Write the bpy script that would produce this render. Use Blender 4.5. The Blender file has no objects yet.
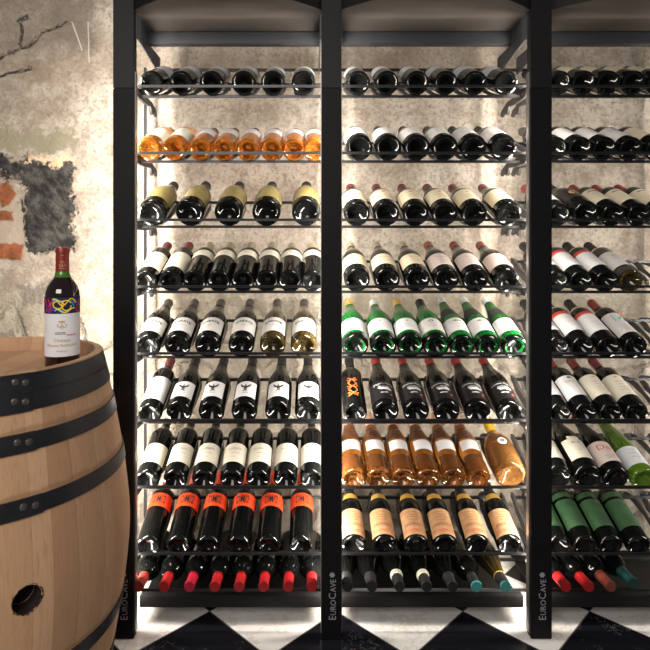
import bpy, bmesh, math, random
from mathutils import Vector, Matrix, noise
random.seed(7)
sc = bpy.context.scene
COL = sc.collection
PI = math.pi
H = 1.164            # camera height
# ------------------------------------------------------------------ camera, world, light
cd = bpy.data.cameras.new('camera'); cam = bpy.data.objects.new('camera', cd); COL.objects.link(cam)
cam.location = (0, 0, H); cam.rotation_euler = (PI/2, 0, 0)
cd.sensor_width = 36; cd.lens = 567/650*36; cd.shift_x = 16/650; cd.shift_y = -80/650; cd.clip_start = .02
sc.camera = cam
w = bpy.data.worlds.new('world'); sc.world = w; w.use_nodes = True
w.node_tree.nodes['Background'].inputs[0].default_value = (.95, .95, 1, 1)
w.node_tree.nodes['Background'].inputs[1].default_value = .14
sc.view_settings.view_transform = 'Standard'; sc.view_settings.look = 'None'
sc.view_settings.gamma = 1; sc.view_settings.use_curve_mapping = False
sc.view_settings.exposure = 0.0
def area(name, loc, direction, sx, sy, power, color):
    l = bpy.data.lights.new(name, 'AREA'); l.shape = 'RECTANGLE'; l.size = sx; l.size_y = sy
    l.energy = power; l.color = color
    o = bpy.data.objects.new(name, l); COL.objects.link(o); o.location = loc
    o.rotation_euler = Vector(direction).to_track_quat('-Z', 'Y').to_euler()
    return o
area('front_fill_light', (-.8, -1.3, 2.25), (0, 1.0, -.55), 1.8, 1.0, 66, (1, .93, .85))  # unseen soft fill added in front to brighten the barrel
# vertical LED strips behind the posts: x, power towards left, power towards right
POSTS = [(-.5790, -.5180), (.0369, .0960), (.6554, .7174), (1.28, 1.34)]
WARM = (1.0, .92, .82)
LED = [(*POSTS[0], 15, 15), (*POSTS[1], 15, 15), (*POSTS[2], 15, 6), (*POSTS[3], 8, 0)]
for x0, x1, pl, pr in LED:
    if pl: area('led_light', ((x0+x1)/2-.006, 1.716, .92), (-.6, .8, 0), .010, 1.66, pl, WARM)
    if pr: area('led_light', ((x0+x1)/2+.006, 1.716, .92), (.6, .8, 0), .010, 1.66, pr, WARM)
# ------------------------------------------------------------------ node helper
class NT:
    def __init__(s, name):
        s.m = bpy.data.materials.new(name); s.m.use_nodes = True; s.t = s.m.node_tree
        s.b = s.t.nodes['Principled BSDF']
    def n(s, kind, **k):
        nd = s.t.nodes.new(kind)
        for a, v in k.items(): setattr(nd, a, v)
        return nd
    def set(s, sock, v):
        if isinstance(v, bpy.types.NodeSocket): s.t.links.new(v, sock)
        else:
            if isinstance(v, (tuple, list)) and len(v) == 3 and sock.type == 'RGBA': v = (*v, 1)
            sock.default_value = v
    def math(s, op, a, b=0.0, c=None, clamp=False):
        nd = s.n('ShaderNodeMath', operation=op, use_clamp=clamp)
        s.set(nd.inputs[0], a); s.set(nd.inputs[1], b)
        if c is not None: s.set(nd.inputs[2], c)
        return nd.outputs[0]
    def mix(s, f, a, b, mode='MIX'):
        nd = s.n('ShaderNodeMix', data_type='RGBA', blend_type=mode)
        s.set(nd.inputs[0], f); s.set(nd.inputs[6], a); s.set(nd.inputs[7], b)
        return nd.outputs[2]
    def step(s, v, a, b):
        nd = s.n('ShaderNodeMapRange', interpolation_type='SMOOTHSTEP')
        s.set(nd.inputs[0], v); s.set(nd.inputs[1], a); s.set(nd.inputs[2], b)
        return nd.outputs[0]
    def noise(s, vec, scale, detail=4, rough=.55, color=False):
        nd = s.n('ShaderNodeTexNoise'); s.set(nd.inputs['Vector'], vec)
        nd.inputs['Scale'].default_value = scale; nd.inputs['Detail'].default_value = detail
        nd.inputs['Roughness'].default_value = rough
        return nd.outputs['Color'] if color else nd.outputs[0]
    def ramp(s, f, stops):
        nd = s.n('ShaderNodeValToRGB'); s.set(nd.inputs[0], f)
        e = nd.color_ramp.elements
        while len(e) < len(stops): e.new(.5)
        for i, (p, c) in enumerate(stops): e[i].position = p; e[i].color = (*c, 1)
        return nd.outputs[0]
    def sep(s, v):
        nd = s.n('ShaderNodeSeparateXYZ'); s.set(nd.inputs[0], v); return nd.outputs
    def comb(s, x, y, z):
        nd = s.n('ShaderNodeCombineXYZ')
        for i, v in enumerate((x, y, z)): s.set(nd.inputs[i], v)
        return nd.outputs[0]
    def obj(s): return s.n('ShaderNodeTexCoord').outputs['Object']
    def bump(s, h, strength, dist):
        nd = s.n('ShaderNodeBump'); nd.inputs['Strength'].default_value = strength
        nd.inputs['Distance'].default_value = dist; s.set(nd.inputs['Height'], h)
        s.set(s.b.inputs['Normal'], nd.outputs[0])
    def P(s, **k):
        for a, v in k.items(): s.set(s.b.inputs[a.replace('_', ' ')], v)
        return s.m
def plain(name, col, rough=.5, metal=0, spec=.5, var=0.0, scale=60, trans=0, ior=1.45, coat=0, emit=None, es=0):
    t = NT(name); c = (*col, 1)
    if var:
        f = t.noise(t.obj(), scale, 3)
        c = t.mix(f, tuple(x*(1-var) for x in col), tuple(min(1, x*(1+var)) for x in col))
    t.P(Base_Color=c, Roughness=rough, Metallic=metal)
    t.b.inputs['Specular IOR Level'].default_value = spec
    t.b.inputs['Transmission Weight'].default_value = trans; t.b.inputs['IOR'].default_value = ior
    t.b.inputs['Coat Weight'].default_value = coat
    if emit: t.b.inputs['Emission Color'].default_value = (*emit, 1); t.b.inputs['Emission Strength'].default_value = es
    return t.m
M = {}
M['black_metal'] = plain('black_powder_coat', (.0085, .008, .0085), .5, 0, .25, .25, 90)
M['post_metal'] = plain('black_post_finish', (.005, .0045, .0055), .55, 0, .2, .15, 40)
M['wire'] = plain('dark_wire', (.012, .012, .013), .30, .35, .5, .1, 200)
M['steel'] = plain('brushed_steel', (.45, .45, .46), .32, 1, .5, .1, 150)
M['sidemetal'] = plain('side_profile_metal', (.28, .27, .26), .38, .8, .5, .1, 50)
M['canopy'] = plain('brown_grey_canopy', (.078, .066, .058), .42, .1, .4, .3, 9)
M['beam'] = plain('grey_beam', (.048, .052, .058), .4, .3, .5, .1, 50)
M['plastic'] = plain('dark_plastic', (.035, .032, .031), .38, 0, .5, .15, 120)
M['led'] = plain('led_diffuser', (.9, .88, .8), .5, emit=(1, .93, .82), es=2.2)
M['silver_ink'] = plain('silver_lettering', (.40, .40, .42), .4, .3)
# glasses
M['dark'] = plain('dark_bottle_glass', (.0035, .0038, .0036), .07, 0, .32, .3, 30)
M['olive'] = plain('olive_bottle_glass', (.13, .105, .025), .10, 0, .5, .3, 14, trans=.45, ior=1.3, coat=.3)
M['brown'] = plain('brown_bottle_glass', (.045, .030, .008), .07, 0, .5, .4, 14, trans=.35, ior=1.3, coat=.5)
M['green'] = plain('green_bottle_glass', (.006, .15, .022), .05, 0, .5, .3, 14, trans=.4, ior=1.3)
M['leaf'] = plain('leaf_green_glass', (.12, .24, .02), .05, 0, .5, .3, 14, trans=.6, ior=1.3, coat=.5)
M['amber'] = plain('amber_wine_glass', (.88, .30, .035), .04, 0, .5, .12, 18, trans=.88, ior=1.33, coat=.4)
M['blush'] = plain('blush_wine_glass', (.80, .36, .11), .04, 0, .5, .4, 14, trans=.92, ior=1.33)
M['peach'] = plain('peach_wine_glass', (.68, .27, .055), .04, 0, .5, .3, 12, trans=.92, ior=1.33, coat=.4)
M['refraction_tint'] = plain('dark_refraction_tint', (.10, .035, .010), .08, 0, .5, .6, 25, trans=.25, ior=1.33)  # dark refraction of the shelves, painted as bands on the rose bottles
M['standing'] = plain('red_wine_glass', (.012, .003, .004), .05, 0, .6, .3, 30, coat=.6)
M['neckgreen'] = plain('green_neck_glass', (.10, .28, .03), .06, 0, .5, .2, 20, trans=.4)
# papers
def paper(name, c, v=.06, r=.6): M[name] = plain(name + '_paper', c, r, 0, .3, v, 45)
paper('brightwhite', (.80, .79, .80)); paper('white', (.58, .57, .57)); paper('cool', (.50, .52, .54)); paper('cream', (.61, .57, .475)); paper('tan', (.52, .46, .35), .12)
paper('oldcream', (.55, .48, .34), .15); paper('greywhite', (.50, .48, .46)); paper('orange', (.86, .075, .02), .05, .45)
paper('peachlabel', (.40, .235, .115), .5); paper('gold', (.55, .33, .06), .15, .35); paper('olivelabel', (.20, .165, .05), .25, .22)
paper('greenlabel', (.033, .085, .036), .25); paper('pinkgrey', (.50, .42, .38), .08); paper('darklabel', (.010, .009, .010), .2, .3)
paper('redband', (.42, .05, .04), .1); paper('silverfoil', (.62, .62, .62), .05, .35)
paper('art_blue', (.03, .22, .62)); paper('art_yellow', (.85, .60, .03)); paper('art_red', (.65, .015, .05)); paper('art_purple', (.12, .03, .25)); paper('art_cyan', (.04, .60, .75)); paper('art_navy', (.012, .015, .06))
# capsules
def foil(name, c, r=.38, metal=.15): M[name] = plain(name + '_foil', c, r, metal, .5, .12, 60)
foil('c_burg', (.16, .018, .022)); foil('c_red', (.31, .008, .010)); foil('c_beige', (.42, .36, .25)); foil('c_black', (.010, .0095, .010), .5)
foil('c_grey', (.09, .08, .07)); foil('c_cork', (.40, .27, .17)); foil('c_cream', (.70, .66, .52)); foil('c_gold', (.55, .36, .08)); foil('c_white', (.72, .74, .74))
foil('c_copper', (.30, .075, .04)); foil('c_rust', (.16, .035, .022)); foil('c_teal', (.006, .04, .035)); foil('c_dred', (.22, .022, .022)); foil('c_crimson', (.36, .008, .03))
foil('c_tealdisc', (.05, .26, .25)); foil('c_yel', (.72, .46, .03)); foil('c_redorange', (.65, .05, .015)); foil('c_pink', (.75, .45, .33)); foil('c_brick', (.23, .025, .018))
M['ink'] = plain('black_ink', (.02, .018, .018), .6); M['greyink'] = plain('grey_ink', (.13, .12, .115), .6); M['redink'] = plain('red_ink', (.50, .04, .03), .6)
M['goldink'] = plain('gold_ink', (.50, .32, .12), .5); M['whiteink'] = plain('white_ink', (.70, .70, .70), .6); M['brownink'] = plain('brown_ink', (.25, .08, .04), .6)
M['rustink'] = plain('rust_ink', (.42, .12, .06), .6); M['orangeink'] = plain('orange_paint', (.85, .14, .03), .5); M['oliveink'] = plain('olive_ink', (.20, .19, .06), .6)
M['rivet'] = plain('rivet_steel', (.16, .14, .13), .35, .8); M['char'] = plain('charred_wood', (.02, .014, .012), .9, 0, .3, .5, 60)
M['darkline'] = plain('dark_band_ink', (.03, .028, .03), .6)
# ------------------------------------------------------------------ mesh helpers
def link(name, me, mat=None, parent=None):
    o = bpy.data.objects.new(name, me); COL.objects.link(o)
    if mat is not None and not me.materials: me.materials.append(mat)
    if parent: o.parent = parent
    return o
def finish(bm, name, smooth=True, angle=35):
    bmesh.ops.recalc_face_normals(bm, faces=bm.faces)
    me = bpy.data.meshes.new(name); bm.to_mesh(me); bm.free()
    if smooth:
        for p in me.polygons: p.use_smooth = True
        me.set_sharp_from_angle(angle=math.radians(angle))
    return me
def box(bm, x0, x1, y0, y1, z0, z1, bev=0):
    r = bmesh.ops.create_cube(bm, size=1)
    bmesh.ops.scale(bm, vec=(x1-x0, y1-y0, z1-z0), verts=r['verts'])
    bmesh.ops.translate(bm, vec=((x0+x1)/2, (y0+y1)/2, (z0+z1)/2), verts=r['verts'])
    if bev:
        es = {e for v in r['verts'] for e in v.link_edges}
        bmesh.ops.bevel(bm, geom=list(es), offset=bev, segments=2, affect='EDGES')
def boxobj(name, mat, parent, x0, x1, y0, y1, z0, z1, bev=.001):
    bm = bmesh.new(); box(bm, x0, x1, y0, y1, z0, z1, bev)
    return link(name, finish(bm, name), M[mat] if isinstance(mat, str) else mat, parent)
def lathe(prof, seg=40, a0=None, a1=None, closed=True):
    bm = bmesh.new(); rings = []
    full = a0 is None
    for r, z in prof:
        if r < 1e-6: rings.append([bm.verts.new((0, 0, z))]); continue
        n = seg if full else seg+1
        ring = []
        for i in range(n):
            a = (2*PI*i/seg) if full else a0+(a1-a0)*i/seg
            ring.append(bm.verts.new((r*math.sin(a), -r*math.cos(a), z)))
        rings.append(ring)
    for A, B in zip(rings, rings[1:]):
        n = max(len(A), len(B)); m = n if full else n-1
        for i in range(m):
            j = (i+1) % n
            if len(A) == 1: bm.faces.new((A[0], B[j], B[i]))
            elif len(B) == 1: bm.faces.new((A[i], A[j], B[0]))
            else: bm.faces.new((A[i], A[j], B[j], B[i]))
    return bm
def tube(bm, pts, r, seg=8, closed=False):
    pts = [Vector(p) for p in pts]; n = len(pts); rings = []
    for i, p in enumerate(pts):
        if closed: d = pts[(i+1) % n]-pts[i-1]
        else: d = pts[min(i+1, n-1)]-pts[max(i-1, 0)]
        d.normalize()
        up = Vector((0, 0, 1)) if abs(d.z) < .9 else Vector((1, 0, 0))
        a = d.cross(up).normalized(); b = a.cross(d)
        rr = r[i] if isinstance(r, (list, tuple)) else r
        rings.append([bm.verts.new(p+a*rr*math.cos(2*PI*k/seg)+b*rr*math.sin(2*PI*k/seg)) for k in range(seg)])
    for i in range(n if closed else n-1):
        A, B = rings[i], rings[(i+1) % n]
        for k in range(seg): bm.faces.new((A[k], A[(k+1) % seg], B[(k+1) % seg], B[k]))
    if not closed: bm.faces.new(rings[0]); bm.faces.new(list(reversed(rings[-1])))
def prism(bm, poly, x0, x1):          # poly in (y, z), extruded along x
    A = [bm.verts.new((x0, y, z)) for y, z in poly]; B = [bm.verts.new((x1, y, z)) for y, z in poly]
    bm.faces.new(A); bm.faces.new(list(reversed(B)))
    for i in range(len(poly)):
        j = (i+1) % len(poly); bm.faces.new((A[i], B[i], B[j], A[j]))
def empty(name, loc=(0, 0, 0), rx=0, label=None, cat=None, group=None):
    o = bpy.data.objects.new(name, None); COL.objects.link(o); o.location = loc; o.rotation_euler = (rx, 0, 0)
    o.empty_display_size = .05
    if label: o['label'] = label
    if cat: o['category'] = cat
    if group: o['group'] = group
    return o
def struct(o): o['kind'] = 'structure'; return o
# lettering and ribbons laid on a cylinder around local z (angle 0 faces -y)
def text_mesh(s, size, align='CENTER', arch=0.0, rot=0.0, bold=0.0, squeeze=1.0):
    c = bpy.data.curves.new('lettering', 'FONT'); c.body = s; c.size = size; c.align_x = align; c.align_y = 'CENTER'
    c.resolution_u = 2; c.offset = bold
    o = bpy.data.objects.new('lettering_source', c); COL.objects.link(o)
    dg = bpy.context.evaluated_depsgraph_get(); dg.update()
    me = bpy.data.meshes.new_from_object(o.evaluated_get(dg))
    bpy.data.objects.remove(o); bpy.data.curves.remove(c)
    for v in me.vertices:
        x, y = v.co.x*squeeze, v.co.y
        y -= arch*x*x
        v.co = (x*math.cos(rot)-y*math.sin(rot), x*math.sin(rot)+y*math.cos(rot), 0)
    return me
DZ = .0245
def wrap(me, R, s, phi=0.0):
    for v in me.vertices:
        a = v.co.x/R+phi
        v.co = (R*math.sin(a), -R*math.cos(a), s+v.co.y)
    me.update(); return me
def join_meshes(ms, name):
    bm = bmesh.new()
    for m in ms: bm.from_mesh(m); bpy.data.meshes.remove(m)
    me = bpy.data.meshes.new(name); bm.to_mesh(me); bm.free(); return me
def ribbon(strokes, width):           # flat strokes in label coordinates
    bm = bmesh.new()
    for pts in strokes:
        pts = [Vector((x, y, 0)) for x, y in pts]; L = []
        for i, p in enumerate(pts):
            d = (pts[min(i+1, len(pts)-1)]-pts[max(i-1, 0)]).normalized(); q = Vector((-d.y, d.x, 0))*width/2
            L.append((bm.verts.new(p+q), bm.verts.new(p-q)))
        for a, b in zip(L, L[1:]): bm.faces.new((a[0], a[1], b[1], b[0]))
    me = bpy.data.meshes.new('ribbon'); bm.to_mesh(me); bm.free(); return me
def wave(x0, x1, y, amp, n, ph=0, k=24):
    return [(x0+(x1-x0)*i/k, y+amp*math.sin(ph+n*2*PI*i/k)) for i in range(k+1)]
def blob(cx, cy, rx, ry, k=20):
    bm = bmesh.new(); bm.faces.new([bm.verts.new((cx+rx*math.cos(2*PI*i/k), cy+ry*math.sin(2*PI*i/k), 0)) for i in range(k)])
    me = bpy.data.meshes.new('blob'); bm.to_mesh(me); bm.free(); return me
def poly(pts):
    bm = bmesh.new(); bm.faces.new([bm.verts.new((x, y, 0)) for x, y in pts])
    me = bpy.data.meshes.new('poly'); bm.to_mesh(me); bm.free(); return me
# ------------------------------------------------------------------ the room shell
S = 567/2.17
def wall_material():
    t = NT('old_plaster_wall'); v = t.obj(); X, Y, Z = t.sep(v)
    u = t.math('MULTIPLY_ADD', X, S, 309); q = t.math('SUBTRACT', 245, t.math('MULTIPLY', t.math('SUBTRACT', Z, H), S))
    p2 = t.comb(X, 0, Z)
    nc = t.sep(t.noise(p2, 14, 6, .65, True)); nf = t.sep(t.noise(p2, 55, 5, .65, True))
    def dist(amp, ampf):
        du = t.math('ADD', t.math('MULTIPLY', t.math('SUBTRACT', nc[0], .5), amp), t.math('MULTIPLY', t.math('SUBTRACT', nf[0], .5), ampf))
        dv = t.math('ADD', t.math('MULTIPLY', t.math('SUBTRACT', nc[1], .5), amp), t.math('MULTIPLY', t.math('SUBTRACT', nf[1], .5), ampf))
        return t.math('ADD', u, du), t.math('ADD', q, dv)
    ud, qd = dist(42, 22)
    us, qs = dist(10, 7)
    def boxm(cx, cy, hx, hy, e=2.5, a=None, rot=0):
        U, V = a or (ud, qd)
        U = t.math('SUBTRACT', U, cx); V = t.math('SUBTRACT', V, cy)
        if rot:
            c, s_ = math.cos(rot), math.sin(rot)
            U, V = (t.math('ADD', t.math('MULTIPLY', U, c), t.math('MULTIPLY', V, s_)), t.math('SUBTRACT', t.math('MULTIPLY', V, c), t.math('MULTIPLY', U, s_)))
        d = t.math('MAXIMUM', t.math('SUBTRACT', t.math('ABSOLUTE', U), hx), t.math('SUBTRACT', t.math('ABSOLUTE', V), hy))
        return t.math('SUBTRACT', 1, t.step(d, -e, e))
    def seg(x0, y0, x1, y1, wd, a=None):
        U, V = a or (us, qs); L2 = (x1-x0)**2+(y1-y0)**2
        h = t.math('DIVIDE', t.math('ADD', t.math('MULTIPLY', t.math('SUBTRACT', U, x0), x1-x0), t.math('MULTIPLY', t.math('SUBTRACT', V, y0), y1-y0)), L2, clamp=True)
        dx = t.math('SUBTRACT', U, t.math('MULTIPLY_ADD', h, x1-x0, x0)); dy = t.math('SUBTRACT', V, t.math('MULTIPLY_ADD', h, y1-y0, y0))
        d = t.math('SQRT', t.math('ADD', t.math('MULTIPLY', dx, dx), t.math('MULTIPLY', dy, dy)))
        return t.math('SUBTRACT', 1, t.step(d, wd*.3, wd))
    big = t.noise(p2, 5.0, 7, .68); mid = t.noise(p2, 17, 7, .72); fine = t.noise(p2, 70, 6, .7)
    c = t.ramp(big, [(.36, (.32, .265, .215)), (.48, (.50, .435, .365)), (.62, (.66, .60, .52))])
    c = t.mix(t.math('MULTIPLY', t.step(mid, .48, .62), .75), c, (.34, .275, .21))
    c = t.mix(t.math('MULTIPLY', t.step(fine, .50, .66), .8), c, (.25, .20, .155))
    c = t.mix(t.math('MULTIPLY', t.step(fine, .48, .32), .4), c, (.80, .74, .64))
    # darker towards the top left
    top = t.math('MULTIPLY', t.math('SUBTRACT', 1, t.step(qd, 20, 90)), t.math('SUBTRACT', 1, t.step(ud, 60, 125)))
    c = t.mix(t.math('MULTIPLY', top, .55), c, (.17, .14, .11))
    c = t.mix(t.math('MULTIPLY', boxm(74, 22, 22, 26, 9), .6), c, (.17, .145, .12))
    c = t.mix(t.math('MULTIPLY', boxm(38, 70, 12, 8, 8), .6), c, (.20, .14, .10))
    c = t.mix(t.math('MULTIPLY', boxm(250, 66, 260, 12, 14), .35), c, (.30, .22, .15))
    stain_dimming = t.math('MULTIPLY', t.math('SUBTRACT', 1, t.step(ud, 50, 100)), t.math('MULTIPLY_ADD', t.step(mid, .35, .6), .45, .2))  # mottled stains, with the dimmer light at the left painted into the colour
    c = t.mix(t.math('MULTIPLY', stain_dimming, .8), c, (.23, .19, .145))
    # greenish grey band
    c = t.mix(boxm(34, 141, 42, 10, 3), c, (.29, .265, .185))
    # bare dark stone patch
    dk = t.math('MAXIMUM', boxm(48, 208, 24, 43, 2.5), boxm(14, 168, 20, 11, 2.5))
    dkc = t.mix(t.step(t.noise(t.comb(t.math('MULTIPLY', X, 1.4), t.math('ADD', X, Z), Z), 16, 7, .72), .38, .68), (.020, .019, .020), (.105, .098, .088))
    c = t.mix(dk, c, dkc)
    c = t.mix(boxm(50, 160, 24, 3.5, 2), c, (.78, .56, .36))
    # lower stones left
    low = t.step(q, 285, 300)
    c = t.mix(t.math('MULTIPLY', low, t.math('MULTIPLY', t.step(mid, .40, .5), .6)), c, (.34, .31, .235))
    c = t.mix(t.math('MULTIPLY', boxm(35, 292, 13, 10, 3), .75), c, (.17, .15, .125))
    c = t.mix(t.math('MULTIPLY', boxm(6, 276, 9, 9, 4), .6), c, (.24, .20, .16))
    # mortar and bricks
    c = t.mix(boxm(8, 222, 17, 34, 1.5, (us, qs)), c, (.40, .335, .265))
    br = t.math('MAXIMUM', t.math('MAXIMUM', boxm(5, 194, 9, 10, 1.6, dist(16, 12), .8), boxm(5, 216, 8, 4.5, 1.2, (us, qs))), boxm(6, 252, 17, 8, 1.2, (us, qs)))
    c = t.mix(br, c, t.mix(t.step(mid, .3, .7), (.13, .045, .022), (.36, .125, .055)))
    # cracks
    cr = seg(-6, 60, 26, 46, 2.6)
    for a in ((26, 46, 44, 32, 3.0), (44, 32, 66, 22, 1.8), (22, 18, 20, 44, 2.0), (-4, 78, 30, 68, 1.8), (20, 20, 26, 17, 3.5), (27, 232, 22, 200, 1.8)): cr = t.math('MAXIMUM', cr, seg(*a))
    c = t.mix(t.math('MULTIPLY', cr, t.step(nf[2], .38, .55)), c, (.06, .05, .042))
    sc_ = t.math('MAXIMUM', seg(72, 22, 82, 50, 1.0, (u, q)), seg(88, 22, 89, 62, .9, (u, q)))
    c = t.mix(t.math('MULTIPLY', sc_, .5), c, (.85, .8, .7))
    # rough rubble behind the racks low down
    vo = t.n('ShaderNodeTexVoronoi', feature='DISTANCE_TO_EDGE'); t.set(vo.inputs['Vector'], t.comb(t.math('ADD', X, t.math('MULTIPLY', nc[0], .1)), 0, t.math('ADD', Z, t.math('MULTIPLY', nc[1], .1)))); vo.inputs['Scale'].default_value = 5.5
    jt = t.math('MULTIPLY', t.math('SUBTRACT', 1, t.step(vo.outputs[0], .01, .06)), t.step(q, 290, 330))
    c = t.mix(t.math('MULTIPLY', jt, .7), c, (.22, .18, .14))
    lowr = t.math('MULTIPLY', t.step(q, 330, 380), .45)
    c = t.mix(lowr, c, t.mix(t.step(mid, .35, .65), (.58, .52, .45), (.36, .31, .26)))
    hgt = t.math('ADD', t.math('MULTIPLY', mid, .5), t.math('MULTIPLY', fine, .35))
    hgt = t.math('SUBTRACT', hgt, t.math('MULTIPLY', dk, .3)); hgt = t.math('SUBTRACT', hgt, t.math('MULTIPLY', cr, .4))
    hgt = t.math('ADD', hgt, t.math('MULTIPLY', br, .15)); hgt = t.math('SUBTRACT', hgt, t.math('MULTIPLY', jt, .4))
    t.bump(hgt, 1.0, .022)
    t.b.inputs['Specular IOR Level'].default_value = .2
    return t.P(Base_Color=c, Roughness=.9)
bm = bmesh.new(); NX, NZ = 200, 120
g = []
for j in range(NZ+1):
    row = []
    for i in range(NX+1):
        x = -2.0+4.2*i/NX; z = 2.55*j/NZ
        low = 1 if z < 1.05 else max(0, 1-(z-1.05)/.25)
        d = .014*noise.noise(Vector((x*4, z*4, 3)))+.006*noise.noise(Vector((x*14, z*14, 9)))
        cell = noise.voronoi(Vector((x*5, z*5, 1)))[0]
        d += .02*low*(min(.12, cell[1]-cell[0])/.12-1)*.6
        row.append(bm.verts.new((x, 2.17-d*.9, z)))
    g.append(row)
for j in range(NZ):
    for i in range(NX): bm.faces.new((g[j][i], g[j][i+1], g[j+1][i+1], g[j+1][i]))
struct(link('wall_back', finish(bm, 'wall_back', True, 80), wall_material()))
def floor_material():
    t = NT('marble_checker'); X, Y, Z = t.sep(t.obj()); D = .4025
    a = t.math('DIVIDE', t.math('SUBTRACT', t.math('ADD', X, Y), .0868+1.802-D/2), D)
    b = t.math('DIVIDE', t.math('SUBTRACT', t.math('SUBTRACT', X, Y), .0868-1.802+D/2), D)
    fa = t.math('FLOOR', t.math('ADD', a, .5)); fb = t.math('FLOOR', t.math('ADD', b, .5))
    # tiles lie diagonally; parity of the two diagonal indices decides the colour
    par = t.math('ABSOLUTE', t.math('MODULO', t.math('ADD', fa, fb), 2))
    blk = t.math('SUBTRACT', 1, t.math('GREATER_THAN', par, .5))
    ga = t.math('ABSOLUTE', t.math('SUBTRACT', t.math('FRACT', t.math('ADD', a, .5)), .5)); gb = t.math('ABSOLUTE', t.math('SUBTRACT', t.math('FRACT', t.math('ADD', b, .5)), .5))
    grout = t.math('GREATER_THAN', t.math('MAXIMUM', ga, gb), .494)
    n1 = t.noise(t.obj(), 7, 8, .65); n2 = t.noise(t.obj(), 26, 6, .7)
    vein = t.math('SUBTRACT', 1, t.step(t.math('ABSOLUTE', t.math('SUBTRACT', n1, .52)), .0, .035))
    white = t.mix(t.math('MULTIPLY', vein, .45), t.mix(n2, (.70, .68, .66), (.84, .82, .79)), (.50, .45, .38))
    v2 = t.math('MULTIPLY', t.math('SUBTRACT', 1, t.step(t.math('ABSOLUTE', t.math('SUBTRACT', n2, .5)), .0, .012)), t.step(n1, .52, .62))
    black = t.mix(t.math('MULTIPLY', v2, .5), (.008, .008, .011), (.35, .35, .36))
    c = t.mix(blk, white, black)
    c = t.mix(grout, c, (.12, .11, .10))
    return t.P(Base_Color=c, Roughness=.14)
bm = bmesh.new(); box(bm, -2, 2.2, -2, 2.2, -.05, 0)
struct(link('floor', finish(bm, 'floor', False), floor_material()))
# ------------------------------------------------------------------ the display frame
frame = empty('wine_display_frame', (0, 1.70, 0), 0, 'tall black metal wine display frame of open bays standing on checkered marble against old wall', 'wine rack')
def rel(o): o.matrix_parent_inverse = frame.matrix_basis.inverted() if False else Matrix.Translation((0, -1.70, 0)); return o
PF, PB = 1.674, 1.706
logo_pts = []
for i, (x0, x1) in enumerate(POSTS):
    po = rel(boxobj('post', 'post_metal', frame, x0, x1, PF, PB, 0, 1.6265, .0015))
    rel(boxobj('post_extension', 'black_metal', frame, x0, x1, PF, PB, 1.628, 2.05, .0015))
    for sx, on in ((x0-.004, i > 0), (x1, i < 3)):
        e = 1 if sx > x0 else -1; xe = x1 if e > 0 else x0
        if on: rel(boxobj('side_profile', 'sidemetal', frame, *sorted((xe, xe+e*.0022)), PF+.012, PB, .01, 1.68, .0004))
        rel(boxobj('led_strip', 'led', frame, *sorted((xe-e*.014, xe-e*.003)), PB, PB+.005, .08, 1.68, .0006))
    if i < 3:
        me = join_meshes([text_mesh('E', .036, 'LEFT'), ], 't'); bpy.data.meshes.remove(me)
        parts = []; pen = 0
        for ch, sz in (('E', .036), ('URO', .028), ('C', .036), ('AVE', .028)):
            m_ = text_mesh(ch, sz, 'LEFT', squeeze=.92)
            mx = max(v.co.x for v in m_.vertices); mn = min(v.co.x for v in m_.vertices); my = min(v.co.y for v in m_.vertices)
            for v in m_.vertices: v.co.x += pen-mn; v.co.y -= my
            pen += mx-mn+.0035; parts.append(m_)
        me = join_meshes(parts, 'lettering')
        k = .122/pen
        xc = (x0+x1)/2
        for v in me.vertices:      # reads upwards
            X, Y = v.co.x*k, v.co.y*k
            v.co = (xc+.013-Y, PF-.0006, .058+X)
        link('brand_lettering', me, M['silver_ink'], po)
        me = blob(0, 0, .0001, .0001); bpy.data.meshes.remove(me)
        pet = [blob(.0055*math.cos(a*PI/3), .0055*math.sin(a*PI/3), .0028, .0028, 10) for a in range(6)]+[blob(0, 0, .003, .003, 10)]
        me = join_meshes(pet, 'emblem')
        for v in me.vertices: v.co = (xc+.002+v.co.x, PF-.0006, .190+v.co.y)
        link('brand_emblem', me, M['silver_ink'], po)
def bays(): return [(POSTS[i][1], POSTS[i+1][0]) for i in range(3)]
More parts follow.
